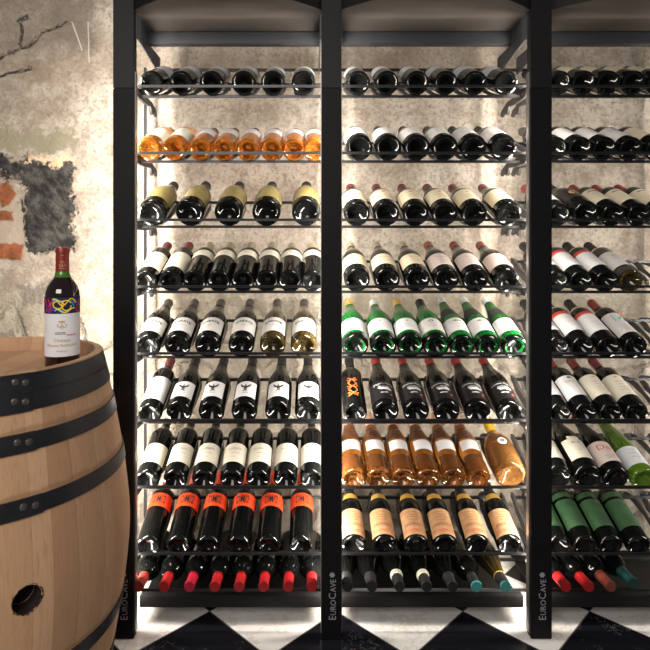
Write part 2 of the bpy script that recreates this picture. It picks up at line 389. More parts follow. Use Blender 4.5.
for bi, (x0, x1) in enumerate(bays()):
    # bow-fronted canopy
    bm = bmesh.new(); n = 24; lo = []; hi = []
    front = [(x0+(x1-x0)*i/n, PF+.01-.135*math.sin(PI*i/n)**.9) for i in range(n+1)]
    ring = front+[(x1, 1.86), (x0, 1.86)]
    A = [bm.verts.new((x, y, 1.862 if y < 1.8 else 1.849)) for x, y in ring]; B = [bm.verts.new((x, y, 1.878)) for x, y in ring]
    bm.faces.new(A); bm.faces.new(list(reversed(B)))
    for i in range(len(ring)):
        j = (i+1) % len(ring); bm.faces.new((A[i], B[i], B[j], A[j]))
    rel(link('canopy_panel', finish(bm, 'canopy_panel'), M['canopy'], frame))
    bm = bmesh.new()
    for i in range(n):
        (xa, ya), (xb, yb) = front[i], front[i+1]
        v = [bm.verts.new(p) for p in ((xa, ya-.006, 1.861), (xb, yb-.006, 1.861), (xb, yb-.006, 2.0), (xa, ya-.006, 2.0), (xa, ya, 1.861), (xb, yb, 1.861), (xb, yb, 2.0), (xa, ya, 2.0))]
        for f in ((0, 1, 2, 3), (4, 7, 6, 5), (0, 4, 5, 1), (3, 2, 6, 7)): bm.faces.new([v[k] for k in f])
    bmesh.ops.remove_doubles(bm, verts=bm.verts, dist=1e-5)
    rel(link('canopy_fascia', finish(bm, 'canopy_fascia'), M['black_metal'], frame))
    rel(boxobj('back_beam', 'beam', frame, x0, x1, 1.822, 1.856, 1.812, 1.850, .002))
    for s, xs in ((1, x0), (-1, x1)):
        a, b = sorted((xs, xs+s*.004))
        bm = bmesh.new(); prism(bm, [(PF+.02, 1.785), (PF+.02, 1.861), (1.820, 1.850), (1.820, 1.81), (1.962, 1.81), (1.962, 1.752)], a, b)
        rel(link('side_bracket', finish(bm, 'side_bracket', False), M['beam'], frame))
        rel(boxobj('bracket_flange', 'canopy', frame, *sorted((xs, xs+s*.016)), PF+.02, 1.96, 1.722, 1.728, .001)) if False else None
    rel(boxobj('plinth', 'black_metal', frame, x0, x1, 1.732, 1.765, .056, .092, .002))
    rel(boxobj('bottom_tray', 'black_metal', frame, x0, x1, 1.765, 2.02, .056, .062, .001))
    rel(boxobj('neck_rail', 'steel' if bi == 1 else 'wire', frame, x0, x1, 1.704, 1.710, .122, .130, .001))
    rel(boxobj('foot_rail', 'wire', frame, x0, x1, 1.93, 1.94, .088, .096, .001))
for x in (-.569, .066):
    rel(boxobj('rear_upright', 'wire', frame, x-.004, x+.004, 1.965, 1.977, .056, 1.78, .001))
for z in (.06, 1.77):
    rel(boxobj('rear_brace', 'wire', frame, -.5195, 1.28, 1.977, 1.985, z, z+.01, .001))
# ------------------------------------------------------------------ shelves
def bar_z(k): return H+(245-(96+65.1*(k-1)))/319.3
BY = 1.7755; TILT = math.radians(22)
def cradle_mesh():
    bm = bmesh.new(); pts = []
    R = .0485; N = 36
    for i in range(N):
        a = 2*PI*i/N
        c, s_ = math.cos(a), math.sin(a)
        s = .158+.095*math.copysign(abs(c)**.75, c); ph = .62*math.copysign(abs(s_)**.8, s_)
        Rr = R-(.004 if s > .2 else 0)
        pts.append((Rr*math.sin(ph), Rr*math.cos(ph), s))
    tube(bm, pts, [.0065 if p[2] < .17 else .0092 for p in pts], 6, True)
    return finish(bm, 'cradle')
cradle_me = cradle_mesh()
def base_pos(px, k, r=.0375):
    return ((px-309)*1.745/567, 1.745, bar_z(k)+.032+(r-.0375)/math.cos(TILT))
ORD = ['first', 'second', 'third', 'fourth', 'fifth', 'sixth', 'seventh', 'eighth']
BAYN = ['left', 'middle', 'right']; ROWN = ['top', 'second', 'third', 'fourth', 'fifth', 'sixth', 'seventh', 'eighth']
def side_arm(bm, x0, x1):
    prism(bm, [(1.735, .004), (1.76, .016), (1.85, .012), (1.90, .012), (1.955, -.004), (1.966, -.018), (1.958, -.026), (1.945, -.020), (1.925, -.008),
               (1.918, -.024), (1.905, -.030), (1.894, -.020), (1.885, -.006), (1.82, -.012), (1.75, -.012), (1.735, -.010)], x0, x1)
def side_hanger(bm, x0, x1):
    prism(bm, [(1.74, .012), (1.79, .028), (1.84, .052), (1.90, .072), (1.95, .098), (1.972, .100), (1.972, .084), (1.95, .076), (1.92, .052), (1.86, .030), (1.80, .010)], x0, x1)
def make_shelf(bi, k, slots):
    x0 = sum(POSTS[bi])/2+.014; x1 = sum(POSTS[bi+1])/2-.014; z = bar_z(k)
    t = empty('bottle_shelf', (x0, BY, z), 0, '%s shelf %sof dark wire holding bottles in the %s bay' % (ROWN[k-1], '' if k == 1 else 'from the top ', BAYN[bi]), 'shelf', 'wire bottle shelves of the frame')
    def b(name, mat, *a):
        o = boxobj(name, mat, t, *a); o.matrix_parent_inverse = Matrix.Translation((-x0, -BY, -z)); return o
    b('front_bar', 'wire', x0, x1, BY-.004, BY+.004, z-.0060, z+.0025, .0012)
    b('lip_bar', 'wire', x0, x1, BY-.047, BY-.041, z+.0140, z+.0220, .0012)
    b('rear_rail', 'wire', x0, x1, 1.957, 1.966, z+.0825, z+.0925, .0015)
    for s, xs in ((1, x0), (-1, x1)):
        bm = bmesh.new(); side_arm(bm, *sorted((xs, xs+s*.009)))
        bmesh.ops.translate(bm, vec=(0, 0, z), verts=bm.verts)
        o = link('side_arm', finish(bm, 'side_arm', False), M['plastic'], t); o.matrix_parent_inverse = Matrix.Translation((-x0, -BY, -z))
        bm = bmesh.new(); side_hanger(bm, *sorted((xs+s*.0005, xs+s*.009)))
        bmesh.ops.translate(bm, vec=(0, 0, z+.0), verts=bm.verts)
        o = link('side_hanger', finish(bm, 'side_hanger', False), M['plastic'], t); o.matrix_parent_inverse = Matrix.Translation((-x0, -BY, -z))
        b('end_link', 'wire', *sorted((xs, xs+s*.006)), BY-.047, BY+.004, z-.004, z+.021, .001)
    for i, px in enumerate(slots):
        p = Vector(base_pos(px, k))-Vector((x0, BY, z))
        if p.x+x0 > x1-.035: continue
        o = link('bottle_cradle', cradle_me, M['plastic'], t); o.location = p; o.rotation_euler = (-(PI/2-TILT)+0, 0, 0)
    return t
# ------------------------------------------------------------------ bottle profiles (radius, height)
def punt(r): return [(0, .022), (r*.3, .020), (r*.6, .010), (r*.74, .002), (r*.82, 0), (r*.93, .001), (r*.985, .005), (r, .011)]
PROF = {
 'bordeaux': punt(.0372)+[(.0372, .184), (.0362, .194), (.0325, .204), (.0255, .214), (.0195, .221), (.0162, .229), (.0146, .240), (.0136, .285), (.0150, .286), (.0150, .293), (.0143, .2955), (0, .296)],
 'slim': punt(.0345)+[(.0345, .175), (.0335, .187), (.0295, .202), (.0235, .214), (.0180, .226), (.0150, .242), (.0136, .285), (.0150, .286), (.0150, .293), (.0143, .2955), (0, .296)],
 'burgundy': punt(.0405)+[(.0405, .135), (.0398, .148), (.0372, .163), (.0325, .180), (.0268, .198), (.0218, .216), (.0180, .234), (.0158, .250), (.0145, .268), (.0140, .280), (.0152, .281), (.0152, .289), (.0145, .2915), (0, .292)],
 'sloped': punt(.0376)+[(.0376, .120), (.0370, .135), (.0340, .152), (.0290, .170), (.0235, .188), (.0185, .205), (.0155, .222), (.0145, .245), (.0138, .284), (.0150, .285), (.0150, .293), (.0143, .2955), (0, .296)],
 'champagne': punt(.0440)+[(.0440, .135), (.0430, .150), (.0400, .168), (.0345, .190), (.0275, .214), (.0215, .238), (.0175, .262), (.0165, .285), (.0175, .290), (.0170, .300), (.0120, .305), (0, .306)],
 'flute': punt(.0385)+[(.0385, .115), (.0372, .135), (.0340, .158), (.0295, .182), (.0250, .206), (.0210, .230), (.0175, .254), (.0150, .278), (.0140, .300), (.0150, .301), (.0150, .309), (.0143, .3115), (0, .312)],
 'waisted': punt(.0385)+[(.0385, .020), (.0378, .050), (.0362, .066), (.0352, .074), (.0366, .080), (.0378, .100), (.0385, .125), (.0378, .142), (.0345, .165), (.0290, .190), (.0235, .214), (.0190, .236), (.0160, .256), (.0145, .280), (.0150, .295), (.0145, .2995), (0, .300)],
 'squat': punt(.0470)+[(.0485, .030), (.0490, .075), (.0475, .110), (.0430, .138), (.0350, .158), (.0250, .172), (.0185, .182), (.0160, .196), (.0150, .250), (.0160, .252), (.0160, .262), (.0150, .265), (0, .266)],
 'standing': [(0, .006), (.028, .004), (.034, 0), (.0385, .003), (.0395, .010), (.0395, .184), (.0385, .194), (.0345, .206), (.0275, .217), (.0210, .225), (.0172, .232), (.0150, .242), (.0140, .286), (.0155, .287), (.0155, .295), (.0148, .2975), (0, .298)],
}
def r_at(prof, s):
    P = [p for p in PROF[prof] if True][4 if prof != 'standing' else 2:]
    for (r0, z0), (r1, z1) in zip(P, P[1:]):
        if z0 <= s <= z1: return r0+(r1-r0)*(s-z0)/max(1e-6, z1-z0)
    return P[-1][0]
def sleeve(prof, s0, s1, off=.0006, half=None, seg=40, cap=False, name='sleeve'):
    L = [s0]+[z for r, z in PROF[prof][5:] if s0 < z < s1]+[s1]; L = sorted(set(L))
    pr = [(r_at(prof, s)+off, s) for s in L]
    if cap: pr = [(r_at(prof, s)+off, s) for s in L if s < .9]; zt = PROF[prof][-1][1]+.001; pr.append((.93*pr[-1][0], zt)); pr.append((0, zt+.0002))
    bm = lathe(pr, seg) if half is None else lathe(pr, max(10, seg*2//3), -half, half)
    return finish(bm, name)
# body, capsule colour, capsule start, labels [(name, s0, s1, material, half angle or None)], lettering [(mesh builder, material, name)]
def T(s, size, at, phi=0, arch=0, rot=0, bold=0, sq=1): return lambda R: wrap(text_mesh(s, size, arch=arch, rot=rot, bold=bold, squeeze=sq), R, at, phi)
def lines(at, n, half, gap, wd=.0011):
    def f(R):
        random.seed(int(at*1e4)+n)
        return wrap(ribbon([[(-half*random.uniform(.6, 1)+(half*2*i/8)*.9, at-g*gap) for i in range(9)] for g in range(n)], wd*1.5), R, 0)
    return f
def strokes(st, wd): return lambda R: wrap(ribbon(st, wd), R, 0)
def shp(fn): return lambda R: wrap(join_meshes(fn(), 'mark'), R, 0)
def bird():
    k = 1.45; m = [poly([(-.003, .072), (0, .076), (.003, .072), (.012, .082), (.0105, .072), (.003, .066), (.004, .060), (0, .063), (-.004, .060), (-.003, .066), (-.0105, .072), (-.012, .082)]), blob(0, .078, .0016, .002, 8), poly([(-.006, .056), (0, .062), (.006, .056), (.003, .055), (0, .058), (-.003, .055)])]
    for q in m:
        for v in q.vertices: v.co = (v.co.x*k, .078+(v.co.y-.070)*k, 0)
    return m
def seal(at, r): return lambda: [blob(0, at, r, r*.8, 16)]
KINDS = {
 'greytop': dict(p='bordeaux', g='dark', cap=('c_black', .232), lab=[('label', .085, .165, 'cool', 1.35)], let=[(lines(.14, 3, .018, .012), 'greyink')], look='dark bottle with pale grey label'),
 'whitetop': dict(p='burgundy', g='dark', cap=('c_black', .236), lab=[('label', .035, .135, 'greywhite', 1.45)], let=[(lines(.115, 3, .02, .02), 'greyink')], look='dark bottle with white wraparound label'),
 'rose_cork': dict(p='bordeaux', g='amber', cap=('c_cork', .236), lab=[('label', .045, .155, 'cream', 1.35)], let=[(lines(.13, 4, .018, .018), 'greyink')], look='amber bottle with large cream label'),
 'rose': dict(p='slim', g='amber', cap=('c_black', .262), lab=[('label', .105, .165, 'cool', 1.0)], let=[(lines(.15, 3, .015, .012), 'greyink')], look='slim amber bottle with black cap'),
 'champagne': dict(p='champagne', g='dark', cap=('c_black', .262), lab=[('label', .038, .205, 'olivelabel', 1.5)], let=[], look='plump olive sparkling wine bottle'),
 'white_burg': dict(p='bordeaux', g='dark', cap=('c_burg', .236), lab=[('label', .035, .150, 'cream', 1.3)], let=[(lines(.12, 4, .018, .02, .0009), 'greyink')], look='dark bottle, big cream label, burgundy cap'),
 'collar': dict(p='bordeaux', g='dark', cap=('c_beige', .232), lab=[('label', .125, .168, 'cream', 1.3)], let=[(T('Solaia', .008, .149), 'greyink')], look='dark bottle with beige cap and narrow label'),
 'karate': dict(p='burgundy', g='dark', cap=('c_grey', .240), lab=[('label', .030, .112, 'greywhite', 1.12)], let=[(T('KARATE', .0160, .088, arch=5, sq=.98, bold=.0007), 'ink'), (strokes([[(0, .060), (.005, .066), (0, .072), (-.005, .066), (0, .060)], [(-.008, .062), (.008, .062)]], .0013), 'brownink')], look='burgundy shaped bottle, white arched lettering label'),
 'karate_brown': dict(p='burgundy', g='brown', cap=('c_grey', .240), lab=[('label', .030, .112, 'greywhite', 1.12)], let=[(T('KARATE', .0160, .088, arch=5, sq=.98, bold=.0007), 'ink'), (strokes([[(0, .060), (.005, .066), (0, .072), (-.005, .066), (0, .060)], [(-.008, .062), (.008, .062)]], .0013), 'brownink')], look='brown glass bottle, white arched lettering label'),
 'bird': dict(p='burgundy', g='dark', cap=('c_black', .238), lab=[('label', .030, .106, 'white', .92)], let=[(shp(bird), 'ink'), (lines(.048, 1, .01, .01), 'greyink')], look='dark bottle with black bird on white label'),
 'bigwhite': dict(p='bordeaux', g='dark', cap=('c_burg', .236), lab=[('label', .030, .145, 'white', 1.3)], let=[(T('Grand Vin', .009, .105), 'redink'), (lines(.085, 3, .016, .012, .0008), 'greyink')], look='tall white label bottle with red cap'),
 'script': dict(p='bordeaux', g='dark', cap=('c_cream', .262), lab=[('label', .040, .122, 'cream', 1.3)], let=[(T('Soldera', .014, .098, rot=.06), 'greyink'), (lines(.078, 1, .016, .01, .0009), 'redink'), (lines(.062, 1, .008, .01, .0009), 'greyink')], look='dark bottle with cream script label'),
 'dm': dict(p='bordeaux', g='dark', cap=('c_redorange', .236), lab=[('label', .122, .176, 'orange', 1.45)], let=[(T('DM/2', .044, .149, bold=.0004, sq=.46), 'ink')], look='black bottle with orange numbered label'),
 'reddot': dict(p='burgundy', g='dark', cap=('c_burg', .244), lab=[('label', .035, .135, 'oldcream', 1.35)], let=[(shp(seal(.108, .0055)), 'redink'), (lines(.085, 3, .018, .014, .0009), 'brownink')], look='dark bottle, cream label with red seal'),
 'beigecap': dict(p='burgundy', g='dark', cap=('c_beige', .244), lab=[('label', .040, .118, 'oldcream', 1.3)], let=[(T('Blanc', .011, .095, sq=1.2), 'brownink'), (lines(.075, 2, .018, .013, .0009), 'brownink')], look='dark bottle, cream label and beige cap'),
 'coppercap': dict(p='burgundy', g='dark', cap=('c_copper', .244), lab=[('label', .035, .122, 'pinkgrey', 1.3)], let=[(T('Cuvee', .011, .095), 'ink'), (lines(.075, 3, .016, .012, .0009), 'greyink')], look='dark bottle, grey label and copper cap'),
 'green_gold': dict(p='burgundy', g='green', cap=('c_gold', .250), lab=[('label', .035, .108, 'white', 1.3), ('bottle_base', 0, .022, 'dark', -2)], let=[(shp(seal(.092, .004)), 'brownink'), (lines(.07, 2, .016, .012, .0008), 'greyink')], look='green bottle, white label, gold cap'),
 'green_white': dict(p='burgundy', g='green', cap=('c_white', .250), lab=[('label', .035, .108, 'white', 1.3), ('bottle_base', 0, .022, 'dark', -2)], let=[(shp(seal(.092, .0045)), 'ink'), (lines(.07, 2, .016, .012, .0008), 'greyink')], look='green bottle, white label, white cap'),
 'green_black': dict(p='burgundy', g='green', cap=('c_black', .242), lab=[('label', .035, .108, 'greywhite', 1.3), ('bottle_base', 0, .022, 'dark', -2)], let=[(shp(seal(.09, .009)), 'greyink'), (lines(.07, 2, .016, .012, .0008), 'greyink')], look='green bottle with black cap'),
 'flute': dict(p='flute', g='green', cap=('c_white', .272), lab=[('label', .040, .118, 'white', 1.3), ('shoulder_band', .150, .205, 'darkline', 1.5), ('bottle_base', 0, .014, 'dark', -2)], let=[(shp(lambda: [blob(-.006, .100, .008, .006), blob(.008, .102, .009, .0045)]), 'oliveink'), (T('Riesling', .008, .080), 'greyink'), (lines(.068, 2, .014, .01, .0007), 'greyink')], look='tall green flute bottle, landscape label'),
 'scribble': dict(p='bordeaux', g='dark', cap=('c_black', .236), lab=[('painted_mark', .040, .150, None, 0)], let=[], look='black bottle with orange painted crosses'),
 'musar': dict(p='burgundy', g='dark', cap=('c_red', .244), lab=[('label', .020, .110, 'darklabel', 1.35)], let=[(T('Chateau Musar', .0112, .096, arch=5), 'whiteink'), (T('GASTON', .0085, .080), 'whiteink'), (lines(.074, 3, .021, .004, .0017), 'whiteink'), (lines(.050, 1, .014, .01, .002), 'whiteink'), (lambda R: wrap(blob(.022, .040, .005, .004), R, 0), 'redink')], look='black label bottle with red cap'),
 'minuty': dict(p='waisted', g='peach', cap=('c_pink', .232), lab=[('label', .094, .136, 'white', .85), ('shoulder_refraction', .146, .192, 'refraction_tint', 1.15), ('lower_refraction', .014, .074, 'refraction_tint', .95)], let=[(T('M', .012, .127, bold=.0003), 'ink'), (T('MINUTY', .0105, .108, sq=1.15), 'ink')], look='waisted rose bottle with white label'),  # shoulder and lower bands stand in for black shelves refracted in the glass
 'squat': dict(p='squat', g='blush', cap=('c_yel', .190), lab=[('seal', .086, .118, 'silverfoil', -1)], let=[(lambda R: wrap(join_meshes([blob(0, .103, .0085, .0085)], 'x'), R+.0006, 0), 'greyink')], look='squat rose bottle with yellow cap'),
 'amarone': dict(p='sloped', g='dark', cap=('c_black', .222), lab=[('label', .012, .110, 'peachlabel', 1.2), ('neck_label', .158, .184, 'gold', 1.0)], let=[(T('TOMMASI', .0165, .027, sq=1.0, bold=.0006), 'rustink'), (T('AMARONE', .0130, .050, sq=1.0, bold=.0005), 'brownink'), (lines(.096, 4, .018, .0095, .0016), 'brownink')], look='dark bottle, ornate peach label, gold neck'),
 # right bay
 'r_top': dict(p='bordeaux', g='dark', cap=('c_black', .236), lab=[('label', .070, .165, 'oldcream', 1.35)], let=[(shp(lambda: [poly([(-.02, .145), (.0, .135), (.02, .145), (.0, .155)])]), 'greyink')], look='dark bottle with cream label'),
 'r_grey': dict(p='bordeaux', g='dark', cap=('c_grey', .236), lab=[('label', .050, .160, 'greywhite', 1.35)], let=[(T('Brunello', .011, .13), 'whiteink'), (lines(.1, 3, .018, .015), 'greyink')], look='dark bottle with grey label'),
 'r_art': dict(p='bordeaux', g='dark', cap=('c_dred', .236), lab=[('label', .035, .155, 'greywhite', 1.25)], let='art', look='grey label bottle with colourful picture'),
 'r_tan': dict(p='bordeaux', g='dark', cap=('c_dred', .236), lab=[('label', .050, .160, 'tan', 1.35)], let=[(lines(.13, 4, .018, .018, .0009), 'brownink')], look='dark bottle with tan label'),
 'r_stone': dict(p='bordeaux', g='dark', cap=('c_dred', .236), lab=[('label', .055, .160, 'tan', 1.3)], let=[(strokes([[(-.022+.0044*i, .142) for i in range(11)]], .006), 'darkline'), (lines(.12, 3, .018, .016, .0008), 'greyink')], look='tan label bottle with black stripe'),
 'r_black': dict(p='burgundy', g='dark', cap=('c_black', .240), lab=[('label', .060, .150, 'darklabel', 1.4)], let=[(shp(lambda: [blob(.0, .105, .015, .015)]), 'goldink'), (lambda R: wrap(blob(.002, .103, .007, .009), R+.0006, 0), 'greyink')], look='dark bottle with black picture label'),
 'r_band': dict(p='bordeaux', g='dark', cap=('c_black', .236), lab=[('label', .048, .150, 'white', 1.3), ('label_band', .150, .168, 'redband', 1.3), ('neck_band', .222, .234, 'c_cream', None)], let=[(lines(.1, 2, .016, .02, .0008), 'greyink')], look='white label bottle with red band'),
 'r_greyplain': dict(p='bordeaux', g='brown', cap=('c_black', .236), lab=[('label', .048, .150, 'greywhite', 1.3), ('base_sleeve', .012, .040, 'darkline', None), ('neck_band', .222, .234, 'c_cream', None)], let=[(lines(.12, 2, .012, .015, .0008), 'greyink')], look='grey label bottle with brown shoulder'),
 'r_crest': dict(p='bordeaux', g='dark', cap=('c_dred', .236), lab=[('label', .048, .150, 'white', 1.3)], let=[(shp(seal(.138, .007)), 'greyink'), (T('HAUT', .012, .118, sq=1.2), 'greyink')], look='dark bottle with bright white label'),
 'r_chateau': dict(p='bordeaux', g='dark', cap=('c_burg', .232), lab=[('label', .050, .155, 'cream', 1.3)], let=[(shp(seal(.142, .006)), 'goldink'), (lines(.118, 4, .016, .014, .0009), 'brownink')], look='cream label bottle with maroon cap'),
 'r_shield': dict(p='champagne', g='dark', cap=('c_grey', .240), lab=[('label', .040, .125, 'cream', 1.0), ('label_crown', .125, .137, 'cream', .45)], let=[(shp(lambda: [blob(-.002, .108, .014, .004)]), 'oliveink'), (lines(.075, 1, .008, .01), 'greyink')], look='broad bottle with shield shaped cream label'),
 'r_d': dict(p='burgundy', g='dark', cap=('c_red', .248), lab=[('label', .035, .122, 'pinkgrey', 1.25)], let=[(T('Do', .030, .095, sq=1.3), 'redink'), (lines(.058, 2, .018, .008, .001), 'greyink')], look='pinkish label bottle with red initials'),
 'r_leaf': dict(p='flute', g='leaf', cap=('c_black', .292), lab=[('label', .030, .105, 'cool', 1.3)], let=[(lines(.09, 3, .016, .016, .0008), 'greyink')], look='bright green bottle with bluish label'),
 'r_green': dict(p='bordeaux', g='dark', cap=('c_black', .236), lab=[('label', .045, .150, 'greenlabel', 1.3), ('shoulder_band', .160, .180, 'greenlabel', 1.3)], let=[(lines(.135, 3, .018, .006, .0015), 'ink'), (lines(.09, 4, .018, .010, .0009), 'ink'), (T('Millesime', .009, .07), 'ink')], look='dark bottle with green label'),
 # bottom row, neck first
 'n_red': dict(p='bordeaux', g='dark', cap=('c_red', .238), lab=[], let=[], look='bottle pointing its red cap outward'),
 'n_crimson': dict(p='bordeaux', g='dark', cap=('c_crimson', .238), lab=[], let=[], look='bottle pointing its crimson cap outward'),
 'n_dred': dict(p='bordeaux', g='dark', cap=('c_brick', .238), lab=[], let=[], look='bottle pointing its dark red cap outward'),
 'n_rust': dict(p='bordeaux', g='dark', cap=('c_rust', .232), lab=[('neck_band', .250, .253, 'greywhite', None)], let=[], look='bottle pointing its rust brown cap outward'),
 'n_black': dict(p='burgundy', g='dark', cap=('c_black', .238), lab=[], let=[], look='bottle pointing its black cap outward'),
 'n_band': dict(p='burgundy', g='dark', cap=('c_black', .248), lab=[('neck_band', .228, .246, 'c_cream', None)], let=[], look='cream banded neck bottle pointing outward'),
 'n_teal': dict(p='bordeaux', g='dark', cap=('c_black', .238), lab=[('cap_disc', .292, .2945, 'c_tealdisc', None)], let=[], look='bottle pointing outward with teal cap end'),
 'n_green': dict(p='flute', g='brown', cap=('c_black', .262), lab=[('neck_band', .255, .260, 'gold', None), ('cap_disc', .308, .3105, 'c_tealdisc', None)], let=[], look='olive glass bottle with gold neck ring'),
 'n_darkteal': dict(p='slim', g='dark', cap=('c_teal', .232), lab=[], let=[], look='bottle pointing its dark teal cap outward'),
}
PART_OF = {'c': ''}
def art_layers(at, w_, h_, R):
    out = [('artwork', poly([(-w_, at-h_), (w_, at-h_), (w_, at+h_), (-w_, at+h_)]), 'art_purple', .0004)]
    out.append(('artwork', join_meshes([blob(w_*.5, at+h_*.1, w_*.42, h_*.5)], 'a'), 'art_yellow', .0007))
    out.append(('artwork', join_meshes([blob(-w_*.2, at-h_*.5, w_*.5, h_*.35)], 'a'), 'art_cyan', .0009))
    out.append(('artwork', join_meshes([blob(w_*.2, at-h_*.1, w_*.35, h_*.3)], 'a'), 'art_red', .0011))
    out.append(('artwork', ribbon([wave(-w_*.8, w_*.7, at+h_*.4, h_*.25, 1.5)], .003), 'greywhite', .0013))
    return out
protos = {}
def build_kind(kn):
    K = KINDS[kn]; p = K['p']
    root = empty('wine_bottle')
    link('bottle_body', finish(lathe(PROF[p], 44), 'bottle_body', True, 30), M[K['g']], root)
    tops = {'bordeaux': .293, 'slim': .293, 'sloped': .293, 'burgundy': .289, 'champagne': .303, 'flute': .309, 'waisted': .295, 'squat': .262, 'standing': .295}
    cm, cs = K['cap']
    link('capsule', sleeve(p, cs, tops[p], .0009, cap=True, seg=28, name='capsule'), M[cm], root)
    main = None
    for nm, s0, s1, mat, half in K['lab']:
        if nm == 'painted_mark':
            st = []
            for j, y in enumerate((.058, .092, .126)):
                st += [[(-.016+.004*i, y-.014+.0036*i+.003*math.sin(i*2+j)) for i in range(9)], [(-.014+.0036*i, y+.016-.004*i+.003*math.sin(i+j*2)) for i in range(9)], [(-.018+.0045*i, y+.004*math.sin(i*1.7+j)) for i in range(9)]]
            link('painted_mark', wrap(ribbon(st, .0036), .0372+.0006, 0), M['orangeink'], root); continue
        if half == -2:
            pr = [(a+(.0007 if a else 0), b-.0007) for a, b in PROF[p][:8]]+[(PROF[p][7][0]+.0007, s1)]
            link('bottle_base', finish(lathe(pr, 40), 'bottle_base', True, 30), M['dark'], root); continue
        if half == -1:
            R = r_at(p, (s0+s1)/2)+.0012
            main = link('seal', wrap(blob(0, (s0+s1)/2, .0145, .0145, 28), R, 0), M[mat], root)
            main['label'] = 'round silver seal'; continue
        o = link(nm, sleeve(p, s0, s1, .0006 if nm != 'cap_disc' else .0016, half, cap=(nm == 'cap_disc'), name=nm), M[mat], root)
        if nm == 'label': main = o
    R0 = r_at(p, .08)+.0011
    if K['let'] == 'art':
        for nm, me, mat, dz in art_layers(.122, .017, .020, R0): link(nm, wrap(me, R0+dz, 0), M[mat], main)
        link('lettering', lines(.075, 3, .016, .012, .0008)(R0), M['greyink'], main)
    else:
        for f, mat in K['let']:
            R1 = R0 if p not in ('squat',) else r_at(p, .1)+.002
            link('lettering', f(R1), M[mat], main or root)
    return root
def dup(root):
    r = root.copy(); COL.objects.link(r)
    for c in list(root.children):
        d = c.copy(); COL.objects.link(d); d.parent = r
        for g_ in list(c.children):
            e = g_.copy(); COL.objects.link(e); e.parent = d
    return r
def prof_r(kn): return {'bordeaux': .0372, 'slim': .0345, 'sloped': .0376, 'burgundy': .0405, 'champagne': .044, 'flute': .0385, 'waisted': .0385, 'squat': .049}[KINDS[kn]['p']]
def get(kn):
    if kn not in protos: protos[kn] = build_kind(kn); return protos[kn]
    return dup(protos[kn])
NONE = None
B1 = {1: [('greytop', [151, 180.5, 211.2, 243.2, 272.5, 303.5])],
      2: [('rose_cork', [148.6, 173.7]), ('rose', [199.4, 223.2, 247, 271, 293.5, 314.5])],
      3: [('champagne', [152.1, 189.4, 228.3, 266.2, 306])],
      4: [('white_burg', [145.5, 170.5]), ('collar', [194.5, 218.5, 242.5, 266.5, 290, 313])],
      5: [('karate', [147, 177, 207.5, 241]), ('karate_brown', [272.5, 303.5])],
      6: [('bigwhite', [149.4]), ('bird', [178.6, 211, 244, 277.8, 307.8])],
      7: [('script', [147, 174.8, 203.2, 231.5, 258, 285.5, 312])],
      8: [('dm', [147.8, 177.8, 207.8, 238.6, 268.6, 301])]}
B2 = {1: [('greytop', [358.2, 387.2, 417.3, 446.3, 475.7, 506.5])],
      2: [('whitetop', [359.6, 388.5, 417.3, 445.5, 474, 504])],
      3: [('reddot', [357, 386.5, 416, 445, 474.6, 509])],
      4: [('beigecap', [357.2, 387.2, 417.3]), ('coppercap', [446.5, 475.9, 506.5])],
      5: [('green_gold', [355.4]), ('green_white', [383.8]), ('green_gold', [410.8]), ('green_black', [436.8]), ('flute', [463, 489, 515.2])],
      6: [('scribble', [355.4]), ('musar', [386, 416.6, 447.5, 478.3, 509.8])],
      7: [('minuty', [354, 378.5, 403.5, 428.5, 453.5, 479]), ('squat', [511])],
      8: [('amarone', [354, 384.6, 416.5, 445.5, 477.5, 509.8])]}
B3 = {1: [('r_top', [560, 584.6, 609.2, 634.6, 660])],
      2: [('r_grey', [556, 581, 605.5]), ('r_art', [631.5]), ('r_tan', [658])],
      3: [('r_crest', [559]), ('r_black', [586.5]), ('r_stone', [613.8, 639.8, 666])],
      4: [('r_band', [557, 581.5, 607]), ('r_greyplain', [631.8]), (NONE, [658, 685, 712])],
      5: [('r_band', [557.7, 583, 609]), ('r_art', [636]), (NONE, [664, 692])],
      6: [('r_band', [560]), ('r_crest', [586]), ('r_chateau', [611.5, 637]), (NONE, [665, 692])],
      7: [('r_shield', [558.5, 588]), ('r_d', [617]), ('r_leaf', [644.5]), (NONE, [674, 702])],
      8: [('r_green', [559, 585.5, 611.7, 639.4]), (NONE, [667, 694])]}
for bi, B in enumerate((B1, B2, B3)):
    for k in range(1, 9):
        seq = [(kn, px) for kn, L in B[k] for px in L]
        make_shelf(bi, k, [px for _, px in seq])
        n = 0
        for kn, px in seq:
            if kn is None: continue
            r = prof_r(kn); o = get(kn); x, y, z = base_pos(px, k, max(r, .0372)+(0 if r > .037 else -.0027))
            o.location = (x, y+.002, z); o.rotation_euler = (-(PI/2-TILT), 0, 0)
            for c in o.children: pass
            o.rotation_euler.rotate_axis('Z', random.uniform(-.09, .09) if kn not in ('squat',) else 0)
            o['label'] = '%s, %s from left, %s shelf, %s bay' % (KINDS[kn]['look'], ORD[n], ROWN[k-1]+(' down' if k > 1 else ''), BAYN[bi])
            o['category'] = 'wine bottle'
            o['group'] = 'bottles on the %s shelf of the %s bay' % (ROWN[k-1], BAYN[bi]); n += 1
